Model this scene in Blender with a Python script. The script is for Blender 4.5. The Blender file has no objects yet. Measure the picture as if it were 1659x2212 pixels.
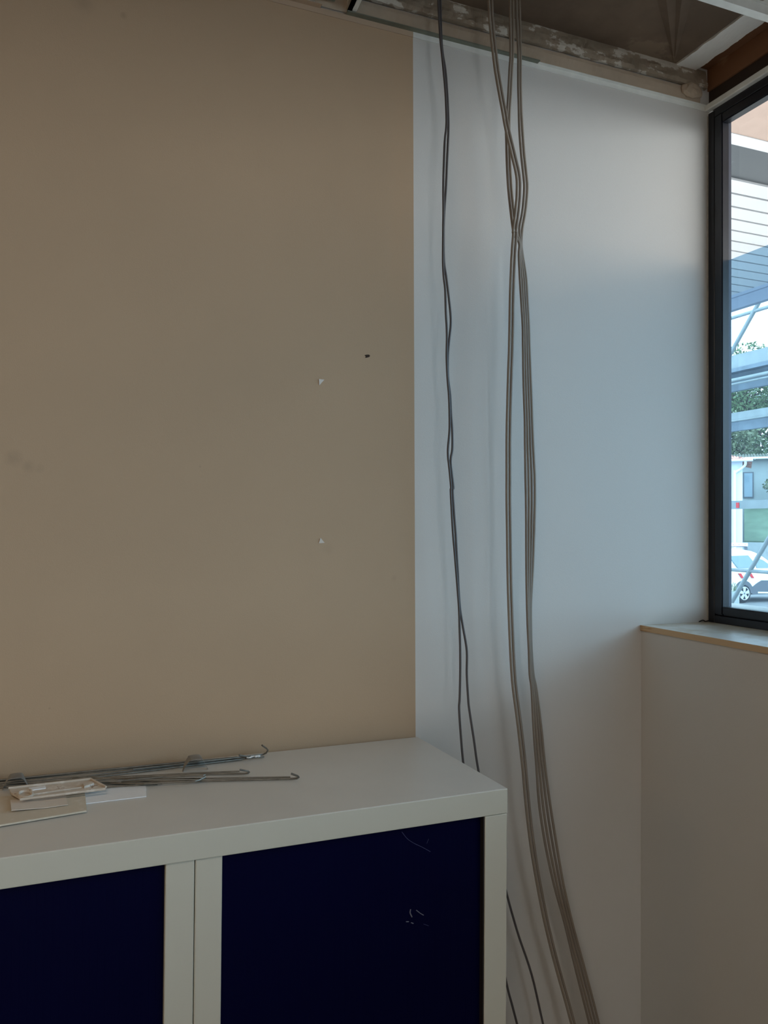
import bpy, bmesh, math, random
from mathutils import Vector, Matrix, noise
random.seed(7)
C = bpy.context.scene.collection
sc = bpy.context.scene

# ------------------------------------------------------------------ camera
EYE = Vector((0.0, 0.0, 1.57))
FPX, YAW, PIT, ROL = 1747.18, 0.383391, 0.0171822, 0.00687387
Fv = Vector((math.sin(YAW)*math.cos(PIT), math.cos(YAW)*math.cos(PIT), math.sin(PIT)))
R0 = Vector((math.cos(YAW), -math.sin(YAW), 0)); U0 = R0.cross(Fv)
Rv = R0*math.cos(ROL)+U0*math.sin(ROL); Uv = -R0*math.sin(ROL)+U0*math.cos(ROL)
cd = bpy.data.cameras.new('camera'); cam = bpy.data.objects.new('camera', cd); C.objects.link(cam)
cd.sensor_fit = 'HORIZONTAL'; cd.sensor_width = 36.0; cd.lens = 36.0*FPX/1659
cd.clip_start = .05; cd.clip_end = 300
cam.matrix_world = Matrix(((Rv.x, Uv.x, -Fv.x, EYE.x), (Rv.y, Uv.y, -Fv.y, EYE.y), (Rv.z, Uv.z, -Fv.z, EYE.z), (0, 0, 0, 1)))
sc.camera = cam

# ------------------------------------------------------------------ light
SKY = 6.6
w = bpy.data.worlds.new('overcast_sky'); sc.world = w; w.use_nodes = True
bg = w.node_tree.nodes['Background']; bg.inputs[0].default_value = (0.93, 0.97, 1.0, 1); bg.inputs[1].default_value = SKY

def portal(name, loc, rot, sx, sy):
    l = bpy.data.lights.new(name, 'AREA'); l.shape = 'RECTANGLE'; l.size = sx; l.size_y = sy
    l.cycles.is_portal = True
    o = bpy.data.objects.new(name, l); C.objects.link(o); o.location = loc; o.rotation_euler = rot
portal('window_daylight', (1.80, -.94, 2.06), (0, math.pi/2, 0), 1.44, 5.5)
portal('rear_fill_daylight', (-.35, -3.99, 1.1), (math.pi/2, 0, math.pi), .5, 2.0)  # fill daylight through the added rear opening

def area(name, loc, rot, sx, sy, power, col):
    l = bpy.data.lights.new(name, 'AREA'); l.shape = 'RECTANGLE'; l.size = sx; l.size_y = sy
    l.energy = power; l.color = col
    o = bpy.data.objects.new(name, l); C.objects.link(o); o.location = loc; o.rotation_euler = rot
    return o
LEFTGLOW = area('left_glow_fill', (-1.75, 0.6, 1.9), (0, 0, 0), .3, .3, 1.7, (1.0, .62, .28))  # no lamp modelled: added warm glow for the left end of the wall
LOWFILL = area('low_warm_fill', (-1.3, -1.9, .75), (0, 0, 0), .5, .5, 5.0, (1.0, .79, .58))  # unseen low fill, added to warm and lift the back wall
TOPFILL = area('overhead_fill', (-.5, -.55, 2.86), (0, 0, 0), 1.2, .6, 15.5, (1.0, .87, .72))  # unseen overhead fill, added to brighten the cabinet top and lower wall
LOWFILL.rotation_euler = (Vector((.3, 1.83, 1.0))-LOWFILL.location).to_track_quat('-Z', 'Y').to_euler()
LEFTGLOW.rotation_euler = (Vector((-.6, 1.83, 1.75))-LEFTGLOW.location).to_track_quat('-Z', 'Y').to_euler()

sc.view_settings.view_transform = 'Standard'; sc.view_settings.look = 'None'
sc.view_settings.gamma = 1; sc.view_settings.use_curve_mapping = False
sc.view_settings.exposure = 0.2

# ------------------------------------------------------------------ helpers
def ray(x, y): return Rv*((x-829.5)/FPX) - Uv*((y-1106)/FPX) + Fv
def onY(x, y, Y): r = ray(x, y); return EYE + r*(Y/r.y)
def onX(x, y, X): r = ray(x, y); return EYE + r*(X/r.x)
def onZ(x, y, Z): r = ray(x, y); return EYE + r*((Z-EYE.z)/r.z)

def lin(c): return tuple(((v/255)/12.92 if v/255 <= .04045 else ((v/255+.055)/1.055)**2.4) for v in c)

def mat(name, rgb, rough=.6, metal=0, noise_scale=0, var=.08, bump=0, bump_scale=200, spec=.5, srgb=True):
    m = bpy.data.materials.new(name); m.use_nodes = True; nt = m.node_tree
    b = nt.nodes['Principled BSDF']
    col = lin(rgb) if srgb else rgb
    b.inputs['Base Color'].default_value = (*col, 1)
    b.inputs['Roughness'].default_value = rough; b.inputs['Metallic'].default_value = metal
    b.inputs['Specular IOR Level'].default_value = spec
    tc = nt.nodes.new('ShaderNodeTexCoord')
    if noise_scale:
        n = nt.nodes.new('ShaderNodeTexNoise'); n.inputs['Scale'].default_value = noise_scale; n.inputs['Detail'].default_value = 5
        nt.links.new(tc.outputs['Object'], n.inputs['Vector'])
        r = nt.nodes.new('ShaderNodeValToRGB')
        r.color_ramp.elements[0].position = .3; r.color_ramp.elements[1].position = .7
        r.color_ramp.elements[0].color = (*[c*(1-var) for c in col], 1)
        r.color_ramp.elements[1].color = (*[min(1, c*(1+var)) for c in col], 1)
        nt.links.new(n.outputs['Fac'], r.inputs['Fac']); nt.links.new(r.outputs['Color'], b.inputs['Base Color'])
    if bump:
        n2 = nt.nodes.new('ShaderNodeTexNoise'); n2.inputs['Scale'].default_value = bump_scale; n2.inputs['Detail'].default_value = 3
        nt.links.new(tc.outputs['Object'], n2.inputs['Vector'])
        bp = nt.nodes.new('ShaderNodeBump'); bp.inputs['Strength'].default_value = bump; bp.inputs['Distance'].default_value = .002
        nt.links.new(n2.outputs['Fac'], bp.inputs['Height']); nt.links.new(bp.outputs['Normal'], b.inputs['Normal'])
    return m

def patch_mat(name, base, patch, scale, thr, stretch=(1, 1, 1), rough=.85, third=None, bump=.5):
    """two-tone material: torn paint / plaster patches with ragged edges"""
    m = bpy.data.materials.new(name); m.use_nodes = True; nt = m.node_tree; b = nt.nodes['Principled BSDF']
    b.inputs['Roughness'].default_value = rough
    tc = nt.nodes.new('ShaderNodeTexCoord'); mp = nt.nodes.new('ShaderNodeMapping'); mp.inputs['Scale'].default_value = stretch
    nt.links.new(tc.outputs['Object'], mp.inputs['Vector'])
    n = nt.nodes.new('ShaderNodeTexNoise'); n.inputs['Scale'].default_value = scale; n.inputs['Detail'].default_value = 6; n.inputs['Roughness'].default_value = .6
    nt.links.new(mp.outputs['Vector'], n.inputs['Vector'])
    r = nt.nodes.new('ShaderNodeValToRGB'); e = r.color_ramp.elements
    e[0].position = thr-.012; e[0].color = (*lin(base), 1); e[1].position = thr+.012; e[1].color = (*lin(patch), 1)
    if third:
        t = r.color_ramp.elements.new(thr-.14); t.color = (*lin(third), 1)
    nt.links.new(n.outputs['Fac'], r.inputs['Fac']); nt.links.new(r.outputs['Color'], b.inputs['Base Color'])
    bp = nt.nodes.new('ShaderNodeBump'); bp.inputs['Strength'].default_value = bump; bp.inputs['Distance'].default_value = .004
    nt.links.new(n.outputs['Fac'], bp.inputs['Height']); nt.links.new(bp.outputs['Normal'], b.inputs['Normal'])
    return m

def obj(name, bm, m, parent=None, smooth=False, recalc=True):
    me = bpy.data.meshes.new(name)
    if recalc: bmesh.ops.recalc_face_normals(bm, faces=bm.faces)
    bm.to_mesh(me); bm.free()
    for mm in (m if isinstance(m, (list, tuple)) else [m]): me.materials.append(mm)
    if smooth:
        for p in me.polygons: p.use_smooth = True
    o = bpy.data.objects.new(name, me); C.objects.link(o)
    if parent is not None: o.parent = parent; o.matrix_parent_inverse = Matrix.Translation(-parent.location) if parent.type == 'EMPTY' else Matrix()
    return o
def tag(o, label, cat, group=None, kind=None):
    o['label'] = label; o['category'] = cat
    if group: o['group'] = group
    if kind: o['kind'] = kind
    return o
def thing(name, label, cat, loc=(0, 0, 0), group=None):
    o = bpy.data.objects.new(name, None); C.objects.link(o); o.location = loc; o.empty_display_size = .1
    bpy.context.view_layer.update()
    return tag(o, label, cat, group)
def struct(name, bm, m, parent=None, **k):
    o = obj(name, bm, m, parent, **k)
    if parent is None: o['kind'] = 'structure'
    return o

def box(bm, x0, x1, y0, y1, z0, z1, mi=0):
    v = [bm.verts.new((x, y, z)) for x in (x0, x1) for y in (y0, y1) for z in (z0, z1)]
    for f in ((0, 1, 3, 2), (4, 6, 7, 5), (0, 4, 5, 1), (2, 3, 7, 6), (0, 2, 6, 4), (1, 5, 7, 3)):
        bm.faces.new([v[i] for i in f]).material_index = mi
def bx(*a, bev=0):
    bm = bmesh.new(); box(bm, *a)
    if bev: bmesh.ops.bevel(bm, geom=bm.edges[:], offset=bev, segments=2, affect='EDGES', profile=.5)
    return bm
def slab(bm, pts, off):
    """closed prism: polygon pts plus its copy moved by off"""
    a = [bm.verts.new(p) for p in pts]; b = [bm.verts.new(Vector(p)+Vector(off)) for p in pts]; n = len(pts)
    bm.faces.new(a); bm.faces.new(b[::-1])
    for i in range(n): bm.faces.new([a[i], b[i], b[(i+1) % n], a[(i+1) % n]])
def catmull(P, n=6):
    P = [Vector(p) for p in P]; Q = [P[0]*2-P[1]]+P+[P[-1]*2-P[-2]]; out = []
    for i in range(1, len(Q)-2):
        a, b, c, d = Q[i-1:i+3]
        for k in range(n):
            t = k/n
            out.append(.5*((2*b)+(c-a)*t+(2*a-5*b+4*c-d)*t*t+(3*b-3*c+d-a)*t**3))
    out.append(P[-1]); return out
def tube(bm, P, r, seg=10, cap=True):
    P = [Vector(p) for p in P]; rings = []; up = Vector((0.13, .99, .05)).normalized()
    t0 = (P[1]-P[0]).normalized()
    if abs(t0.dot(up)) > .9: up = Vector((0, 0, 1))
    nrm = (up-t0*up.dot(t0)).normalized()
    for i, p in enumerate(P):
        t = (P[min(i+1, len(P)-1)]-P[max(i-1, 0)])
        if t.length < 1e-9: t = t0
        t.normalize(); nrm = (nrm-t*nrm.dot(t)).normalized(); bn = t.cross(nrm)
        rr = r[i] if isinstance(r, (list, tuple)) else r
        rings.append([bm.verts.new(p+(nrm*math.cos(a)+bn*math.sin(a))*rr) for a in [2*math.pi*k/seg for k in range(seg)]])
    for A, B in zip(rings, rings[1:]):
        for k in range(seg): bm.faces.new([A[k], A[(k+1) % seg], B[(k+1) % seg], B[k]])
    if cap: bm.faces.new(rings[0][::-1]); bm.faces.new(rings[-1])
def tb(P, r, seg=10):
    bm = bmesh.new(); tube(bm, P, r, seg); return bm

# ------------------------------------------------------------------ materials
M = {}
M['beige'] = mat('beige_paint', (186, 160, 132), .75, noise_scale=2.2, var=.035, bump=.12, bump_scale=420, spec=.25)
M['white'] = mat('white_paint', (212, 209, 204), .7, noise_scale=1.6, var=.02, bump=.12, bump_scale=420, spec=.25)
M['trimwhite'] = mat('white_trim', (228, 228, 222), .55, noise_scale=30, var=.06)
M['trimbeige'] = mat('beige_trim', (186, 162, 138), .6)
M['flange'] = mat('grey_green_rail', (120, 122, 108), .5, metal=.2, noise_scale=25, var=.15)
M['tan'] = mat('tan_plasterboard', (176, 158, 138), .85, noise_scale=9, var=.12)
M['roughplaster'] = patch_mat('torn_paint_plaster', (150, 134, 116), (196, 187, 174), 11, .56, (1, 1, 1.8), third=(136, 122, 104))
M['deck'] = patch_mat('brown_ceiling_sheet', (112, 92, 74), (128, 108, 88), 3.0, .62, third=(98, 80, 64), bump=.3)
M['strip'] = patch_mat('white_rough_plaster', (236, 232, 226), (186, 174, 160), 26, .70, (1, .35, 1), bump=1.0)
M['woodbeam'] = patch_mat('brown_wood', (164, 124, 92), (196, 176, 156), 9, .68, (1, .5, 1), third=(130, 88, 60))
M['shadewood'] = mat('shaded_wood', (52, 38, 30), .8, noise_scale=6, var=.3)  # wood darkened to stand for shadow on the lower lintel
M['darkmetal'] = mat('dark_bracket', (46, 44, 44), .6)
M['frame'] = mat('black_aluminium', (24, 26, 34), .32, noise_scale=14, var=.25, bump=.05, bump_scale=60)
M['frameout'] = mat('grey_outer_frame', (62, 66, 80), .45)
M['gasket'] = mat('black_gasket', (12, 12, 14), .5)
M['sealant'] = mat('grey_sealant', (170, 164, 152), .8, noise_scale=60, var=.15)
M['silltop'] = patch_mat('pale_sill', (228, 226, 216), (238, 238, 232), 5, .55, third=(206, 190, 164), rough=.3, bump=.05)
M['sillwood'] = patch_mat('sill_wood_edge', (206, 176, 138), (184, 142, 98), 8, .6, (1, .3, 3), rough=.6, bump=.2)
M['cab'] = mat('light_grey_enamel', (206, 204, 190), .38, noise_scale=3, var=.015, bump=.03, bump_scale=300)
M['cabtop'] = mat('light_grey_top', (222, 218, 210), .36, noise_scale=6, var=.03, bump=.1, bump_scale=700)
M['seam'] = mat('recess_shadow', (26, 18, 20), .8)
M['paper'] = mat('white_paper', (246, 246, 246), .8)
M['card'] = mat('ivory_card', (226, 214, 200), .8, noise_scale=30, var=.04)
M['board'] = patch_mat('stained_white_board', (226, 216, 200), (150, 128, 104), 55, .71, third=(216, 204, 184), bump=.15)
M['mould'] = patch_mat('dirty_plaster_profile', (232, 222, 210), (164, 142, 122), 40, .64, third=(212, 198, 182), bump=.3)
M['wire'] = mat('galvanised_wire', (128, 124, 116), .38, metal=.7, noise_scale=60, var=.2)
M['clip'] = mat('spring_steel', (150, 148, 144), .5, metal=.4, noise_scale=40, var=.15)
M['greycable'] = mat('grey_beige_cable', (140, 128, 114), .5, noise_scale=8, var=.07)
M['greycable2'] = mat('grey_beige_cable_dusty', (133, 122, 110), .55, noise_scale=14, var=.09)
M['darkcable'] = mat('dark_grey_cable', (82, 78, 78), .45, noise_scale=10, var=.1)
M['hole'] = mat('brown_plug', (52, 34, 18), .8, noise_scale=300, var=.4)
M['scrap'] = mat('paper_scrap', (216, 206, 196), .8)
M['floor'] = mat('grey_floor', (120, 112, 102), .6, noise_scale=3, var=.06)
M['warmwall'] = mat('ochre_wall', (190, 158, 112), .8)
# blue tambour with faint vertical ribs and scuffs
def tambour():
    m = bpy.data.materials.new('navy_tambour'); m.use_nodes = True; nt = m.node_tree; b = nt.nodes['Principled BSDF']
    b.inputs['Roughness'].default_value = .45; b.inputs['Specular IOR Level'].default_value = .06
    tc = nt.nodes.new('ShaderNodeTexCoord'); n = nt.nodes.new('ShaderNodeTexNoise'); n.inputs['Scale'].default_value = 4
    nt.links.new(tc.outputs['Object'], n.inputs['Vector'])
    r = nt.nodes.new('ShaderNodeValToRGB'); r.color_ramp.elements[0].color = (.0006, .0010, .020, 1); r.color_ramp.elements[1].color = (.0009, .0013, .025, 1)
    nt.links.new(n.outputs['Fac'], r.inputs['Fac']); nt.links.new(r.outputs['Color'], b.inputs['Base Color'])
    return m
M['navy'] = tambour()
M['scuff'] = mat('pale_scuff', (62, 66, 104), .7)
M['scuffw'] = mat('white_scuff', (120, 122, 140), .7)

def glass_mat(name, tint, refl, haze=None, hz=.0, rough=0.0):
    m = bpy.data.materials.new(name); m.use_nodes = True; nt = m.node_tree
    for n in list(nt.nodes):
        if n.type != 'OUTPUT_MATERIAL': nt.nodes.remove(n)
    out = [n for n in nt.nodes][0]
    t = nt.nodes.new('ShaderNodeBsdfTransparent'); t.inputs[0].default_value = (*tint, 1)
    g = nt.nodes.new('ShaderNodeBsdfGlossy'); g.inputs['Roughness'].default_value = rough
    mx = nt.nodes.new('ShaderNodeMixShader'); mx.inputs[0].default_value = refl
    nt.links.new(t.outputs[0], mx.inputs[1]); nt.links.new(g.outputs[0], mx.inputs[2]); last = mx
    if haze:
        h = nt.nodes.new('ShaderNodeBsdfTranslucent'); h.inputs[0].default_value = (*haze, 1)
        m2 = nt.nodes.new('ShaderNodeMixShader'); m2.inputs[0].default_value = hz
        nt.links.new(mx.outputs[0], m2.inputs[1]); nt.links.new(h.outputs[0], m2.inputs[2]); last = m2
    nt.links.new(last.outputs[0], out.inputs[0])
    return m
M['glass'] = glass_mat('window_glass', (.93, .95, .95), .03, (.9, .93, 1), .008)
M['film'] = glass_mat('blue_window_film', (.34, .52, .66), .03, (.35, .6, 1.0), .03)

# a few faint smudges on the beige paint
nt = M['beige'].node_tree; bs = nt.nodes['Principled BSDF']; src = bs.inputs['Base Color'].links[0].from_socket
tcn = nt.nodes.new('ShaderNodeTexCoord'); acc = None
nz = nt.nodes.new('ShaderNodeTexNoise'); nz.inputs['Scale'].default_value = 45; nt.links.new(tcn.outputs['Object'], nz.inputs['Vector'])
for (px_, py_, rad, amt) in ((30, 990, .022, .22), (62, 1008, .016, .2), (85, 1012, .012, .15), (708, 1186, .018, .12), (852, 1248, .010, .12), (268, 34, .010, .3), (180, 5, .03, .25), (432, 1008, .003, .3), (107, 1530, .003, .3)):
    p_ = onY(px_, py_, 1.832)
    dn = nt.nodes.new('ShaderNodeVectorMath'); dn.operation = 'DISTANCE'; dn.inputs[1].default_value = p_; nt.links.new(tcn.outputs['Object'], dn.inputs[0])
    mr = nt.nodes.new('ShaderNodeMapRange'); mr.inputs[1].default_value = rad; mr.inputs[2].default_value = rad*.2; mr.inputs[3].default_value = 0; mr.inputs[4].default_value = amt*1.1
    nt.links.new(dn.outputs['Value'], mr.inputs[0])
    mu = nt.nodes.new('ShaderNodeMath'); mu.operation = 'MULTIPLY'; nt.links.new(mr.outputs[0], mu.inputs[0]); nt.links.new(nz.outputs['Fac'], mu.inputs[1])
    if acc is None: acc = mu
    else:
        ad = nt.nodes.new('ShaderNodeMath'); ad.operation = 'MAXIMUM'; nt.links.new(acc.outputs[0], ad.inputs[0]); nt.links.new(mu.outputs[0], ad.inputs[1]); acc = ad
mxn = nt.nodes.new('ShaderNodeMixRGB'); mxn.inputs[2].default_value = (.12, .10, .08, 1)
nt.links.new(acc.outputs[0], mxn.inputs[0]); nt.links.new(src, mxn.inputs[1]); nt.links.new(mxn.outputs[0], bs.inputs['Base Color'])

# ------------------------------------------------------------------ the room
YB, ZC, ZS = 1.832, 2.804, 1.298       # back wall, ceiling line, sill top
XP, XF, XO = 1.517, 1.755, 1.80        # parapet face, window plane, outer face
ZD = 2.904                              # brown deck above the missing ceiling
# back wall: beige field and white field, painted seam slightly out of plumb
bm = bmesh.new()
sb = onY(898, 1640, YB); st = onY(892, 66, YB)
kx = (sb.x-st.x)/(sb.z-st.z); x0 = st.x+kx*(0-st.z); x1 = st.x+kx*(ZC-st.z)
def q(pts, mi=0, bm_=None):
    f = (bm_ or bm).faces.new([(bm_ or bm).verts.new(p) for p in pts]); f.material_index = mi
q([(-3.6, YB, 0), (x0, YB, 0), (x1, YB, ZC), (-3.6, YB, ZC)], 0)
q([(x0, YB, 0), (XO, YB, 0), (XO, YB, ZC), (x1, YB, ZC)], 1)
q([(-3.6, YB+.16, 0), (XO, YB+.16, 0), (XO, YB+.16, 3.2), (-3.6, YB+.16, 3.2)], 1)
q([(XO, YB, 0), (XO, YB+.16, 0), (XO, YB+.16, 3.2), (XO, YB, 3.2)], 1)
q([(-3.6, YB+.001, ZC), (XO, YB+.001, ZC), (XO, YB+.001, 3.2), (-3.6, YB+.001, 3.2)], 1)
struct('wall_back', bm, [M['beige'], M['white']], recalc=False)

bm = bmesh.new(); box(bm, XP, 1.93, -4.0, YB-.0005, -.9, ZS-.016)          # parapet
box(bm, XP, XO, -4.0, -3.7, ZS-.016, 3.0)
struct('wall_right', bm, M['white'])
bm = bmesh.new(); box(bm, XF+.005, XO, -4.0, YB-.0005, 2.80, 2.852, 0); box(bm, XF-.001, XO, -4.0, YB-.0005, 2.852, 3.6, 1); struct('wall_lintel', bm, [M['shadewood'], M['woodbeam']])  # lower lintel band coloured dark as the shadow of the head trim
bm = bmesh.new(); box(bm, -3.8, -3.6, -4.2, YB+.16, 0, 3.2); struct('wall_left', bm, M['warmwall'])
bm = bmesh.new()
box(bm, -3.6, -.6, -4.2, -4, 0, 3.2); box(bm, -.1, XO, -4.2, -4, 0, 3.2); box(bm, -.6, -.1, -4.2, -4, 0, .1); box(bm, -.6, -.1, -4.2, -4, 2.1, 3.2)
struct('wall_rear', bm, M['white'])
bm = bmesh.new(); box(bm, -3.6, XP, -4, YB-.001, -.1, 0); struct('floor', bm, M['floor'])
# brown deck over the room
bm = bmesh.new(); box(bm, -3.6, 1.63, -4, YB-.001, ZD, ZD+.08); struct('ceiling', bm, M['deck'])
bm = bmesh.new(); box(bm, -3.8, XO, -4.2, YB+.16, 3.2, 3.3); struct('ceiling_slab', bm, M['deck'])

# folded corner of the brown sheet, hanging a little below the deck
def Pz(x, y, z): return onZ(x, y, z)
bm = bmesh.new()
ap = Pz(1456, 137, ZD-.002)
L1 = Pz(1405, -60, ZD-.001); L2 = Pz(1432, -60, ZD-.022); L3 = Pz(1462, -60, ZD-.012); L4 = Pz(1480, -60, ZD-.026); L5 = Pz(1512, -60, ZD-.001)
vs = [bm.verts.new(p) for p in (L1, L2, L3, L4, L5)]; va = bm.verts.new(ap)
up = [bm.verts.new(Vector((p.x, p.y, ZD))) for p in (L1, L5)]
for a, b in zip(vs, vs[1:]): bm.faces.new([va, a, b])
struct('trim_5', bm, M['deck'])

# ragged plaster ledge on the wall above the ceiling line
def rough_band(name, x0, x1, prof, m, amp=.003, n=260, seed=0):
    bm = bmesh.new(); rows = []
    for i in range(n+1):
        x = x0+(x1-x0)*i/n; row = []
        for j, (yy, zz) in enumerate(prof):
            a = amp if 0 < j < len(prof)-1 else amp*.3
            d = noise.noise(Vector((x*22, j*1.7+seed, .3)))*a+noise.noise(Vector((x*90, j*2.1+seed, 4)))*a*.6
            e = noise.noise(Vector((x*35, j*1.3+seed, 9)))*a
            row.append(bm.verts.new((x, yy+d-amp*.6, zz+e)))
        rows.append(row)
    for A, B in zip(rows, rows[1:]):
        for j in range(len(prof)-1): bm.faces.new([A[j], B[j], B[j+1], A[j+1]])
    return struct(name, bm, m, smooth=False)
rough_band('trim_1', .62, 1.74, [(YB-.002, 2.850), (YB-.013, 2.8505), (YB-.0145, 2.860), (YB-.013, 2.870), (YB-.011, 2.880), (YB-.009, 2.892), (YB-.006, 2.905)], M['roughplaster'], .0035)
rough_band('trim_2', .55, 1.72, [(YB-.006, ZC+.002), (YB-.008, 2.82), (YB-.009, 2.835), (YB-.007, 2.845), (YB, 2.847)], M['tan'], .0015, seed=5)

# perimeter ceiling angle: vertical leg on the wall, flange sticking out
def angle(name, label_m, x0, x1, y0, z):
    bm = bmesh.new(); box(bm, x0, x1, y0-.002, y0-.0003, z-.013, z+.001); return bm
bm = angle('', '', -3.6, x1, YB, ZC); box(bm, -3.6, .565, YB-.018, YB-.002, ZC-.0005, ZC+.001)
struct('trim_3', bm, M['trimbeige'])
bm = angle('', '', x1, XF, YB, ZC); box(bm, 1.17, XF, YB-.012, YB-.002, ZC-.0005, ZC+.0008)
struct('trim_4', bm, M['trimwhite'])
ca = obj('ceiling_rail', bx(.63, 1.17, YB-.016, YB-.002, ZC+.0005, ZC+.003), M['flange'])
tag(ca, 'thin grey-green metal rail along the top of the wall behind the cables', 'rail')
ca = obj('ceiling_rail', bx(-.2, .595, YB-.03, YB-.019, ZC+.012, ZC+.016), M['flange'])
tag(ca, 'short dark rail above the beige wall at the top edge of the picture', 'rail')
# offcut of plasterboard between rail and deck, top left
bm = bmesh.new(); slab(bm, [Pz(640, -40, ZC+.03), Pz(765, -40, ZC+.03), Pz(754, 19, ZC+.03), Pz(720, 12, ZC+.03), Pz(640, -6, ZC+.03)], (0, 0, .01))
tag(obj('plasterboard_offcut', bm, M['tan']), 'tan plasterboard piece lying above the beige wall at the top edge', 'board')
bm = bmesh.new(); slab(bm, [Pz(748, 26, ZC+.006), Pz(768, 30, ZC+.006), Pz(800, -40, ZC+.006), Pz(776, -40, ZC+.006)], (0, 0, .012))
slab(bm, [Pz(748, 26, ZC+.006), Pz(758, 28, ZC+.006), Pz(790, -40, ZC+.006), Pz(776, -40, ZC+.006)], (0, 0, .03))
tag(obj('ceiling_tee', bm, M['trimwhite']), 'short white metal tee slanting up from the rail left of the dark cables', 'tee bar')
# white main tee near the window
a = onZ(1508, 0, ZC); yT = a.y
t = thing('ceiling_tee', 'long white suspended ceiling tee crossing the top right corner', 'tee bar', (.9, yT-.01, ZC))
obj('flange', bx(.9, XF+.02, yT-.021, yT+.001, ZC, ZC+.0012), M['trimwhite'], t)
obj('web', bx(.9, XF+.02, yT-.012, yT-.009, ZC+.0012, ZC+.03), M['trimwhite'], t)
obj('upper_bulb', bx(.9, XF+.02, yT-.014, yT-.007, ZC+.03, ZC+.036), M['trimwhite'], t)
# duct / conduit things above it
tag(obj('conduit_pipe', tb([(1.52, yT-.05, ZC+.05), (1.78, yT-.05, ZC+.05)], .014, 14), M['clip']), 'grey metal pipe above the white ceiling tee in the top right corner', 'pipe')

# white plaster strip and wood beam running along the window head
def ystrip(name, x0, x1, y0, y1, z0, z1, m, amp, n=120, seed=0):
    bm = bmesh.new(); R = []
    for i in range(n+1):
        y = y0+(y1-y0)*i/n
        e0 = noise.noise(Vector((y*30, seed, 0)))*amp+noise.noise(Vector((y*110, seed, 7)))*amp*.5
        e1 = noise.noise(Vector((y*26, seed+3, 0)))*amp+noise.noise(Vector((y*120, seed+3, 7)))*amp*.5
        R.append([bm.verts.new(v) for v in ((x0+e0, y, z1), (x0+e0, y, z0), ((x0+x1)/2, y, z0-abs(e0)*.2), (x1+e1, y, z0), (x1+e1, y, z1))])
    for A, B in zip(R, R[1:]):
        for j in range(4): bm.faces.new([A[j], A[j+1], B[j+1], B[j]])
    bm.faces.new(R[0]); bm.faces.new(R[-1][::-1])
    return struct(name, bm, m)
ystrip('trim_6', 1.633, 1.705, -4, YB-.006, ZD-.004, ZD+.03, M['strip'], .004, 900)
ystrip('trim_7', 1.722, 1.78, -4, YB-.002, ZD+.012, ZD+.06, M['woodbeam'], .002, 500, 5)
bm = bmesh.new(); box(bm, 1.60, 1.80, -4, YB-.001, ZD+.06, ZD+.09); struct('trim_8', bm, M['woodbeam'])
# dark bracket with a light screw on the beam
b0 = onZ(1594, 131, ZD+.01)
t = thing('beam_bracket', 'dark metal bracket with a hook screw on the brown beam above the window', 'bracket', b0)
obj('plate', bx(b0.x-.03, b0.x+.035, b0.y-.035, b0.y+.03, b0.z-.004, b0.z+.003, bev=.0015), M['darkmetal'], t)
pts = [b0+Vector((.01+.006*math.cos(a), .006*math.sin(a), -.006-.001*i)) for i, a in enumerate([k*.6 for k in range(9)])]
obj('hook_screw', tb(pts, .0016, 6), M['trimwhite'], t)
# small plaster lump at the window corner, over the wall top
bm = bmesh.new()
bmesh.ops.create_icosphere(bm, subdivisions=3, radius=.022)
for v in bm.verts:
    v.co = Vector((v.co.x*1.7, v.co.y*.5, v.co.z*1.0)); v.co += v.co.normalized()*noise.noise(v.co*80)*.006; v.co += Vector((1.685, YB-.012, 2.835))
struct('trim_9', bm, M['tan'])

# ------------------------------------------------------------------ window
win = bpy.data.objects.new('window_1', None); C.objects.link(win); win.location = (XF, YB, ZS); win['kind'] = 'structure'
bpy.context.view_layer.update()
W0 = -3.7; ZT = 2.785; GT, GB, GY = 2.734, 1.347, 1.772      # glass top / bottom / end
def ringframe(bm, x0, x1, y0, y1, z0, z1, ty, tb_, tt):
    """rectangular frame: outer box y0..y1, z0..z1, member widths ty (sides), tb_ (bottom), tt (top)"""
    box(bm, x0, x1, y1-ty, y1, z0, z1); box(bm, x0, x1, y0, y0+ty, z0, z1)
    box(bm, x0, x1, y0+ty, y1-ty, z0, z0+tb_); box(bm, x0, x1, y0+ty, y1-ty, z1-tt, z1)
bm = bmesh.new(); ringframe(bm, XF, XF+.04, W0, YB-.002, ZS, ZT, .024, .022, .020)
bmesh.ops.bevel(bm, geom=bm.edges[:], offset=.0015, segments=1, affect='EDGES')
obj('outer_frame', bm, M['frame'], win)
bm = bmesh.new(); ringframe(bm, XF+.012, XF+.03, W0+.024, YB-.026, ZS+.022, ZT-.020, .004, .004, .004); obj('gasket', bm, M['gasket'], win)
bm = bmesh.new(); ringframe(bm, XF-.004, XF+.024, W0+.028, YB-.0295, ZS+.0255, ZT-.0235, .0305, .0235, .0275)
bmesh.ops.bevel(bm, geom=bm.edges[:], offset=.003, segments=2, affect='EDGES')
obj('sash_frame', bm, M['frame'], win)
bm = bmesh.new(); ringframe(bm, XF+.034, XF+.046, W0+.03, YB-.004, ZS+.02, ZT+.01, YB-.004-onX(1573, 700, XF+.034).y, .022, .045)
obj('exterior_frame', bm, M['frameout'], win)
for i, yy in enumerate((.45, -.95, -2.35)):
    bm = bmesh.new(); box(bm, XF-.004, XF+.05, yy-.04, yy+.04, ZS+.02, ZT-.02); obj('mullion', bm, M['frame'], win)
bm = bmesh.new(); q([(XF+.030, W0, GB-.02), (XF+.030, YB-.03, GB-.02), (XF+.030, YB-.03, GT+.03), (XF+.030, W0, GT+.03)], 0, bm)
obj('glass_pane', bm, M['glass'], win)
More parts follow.
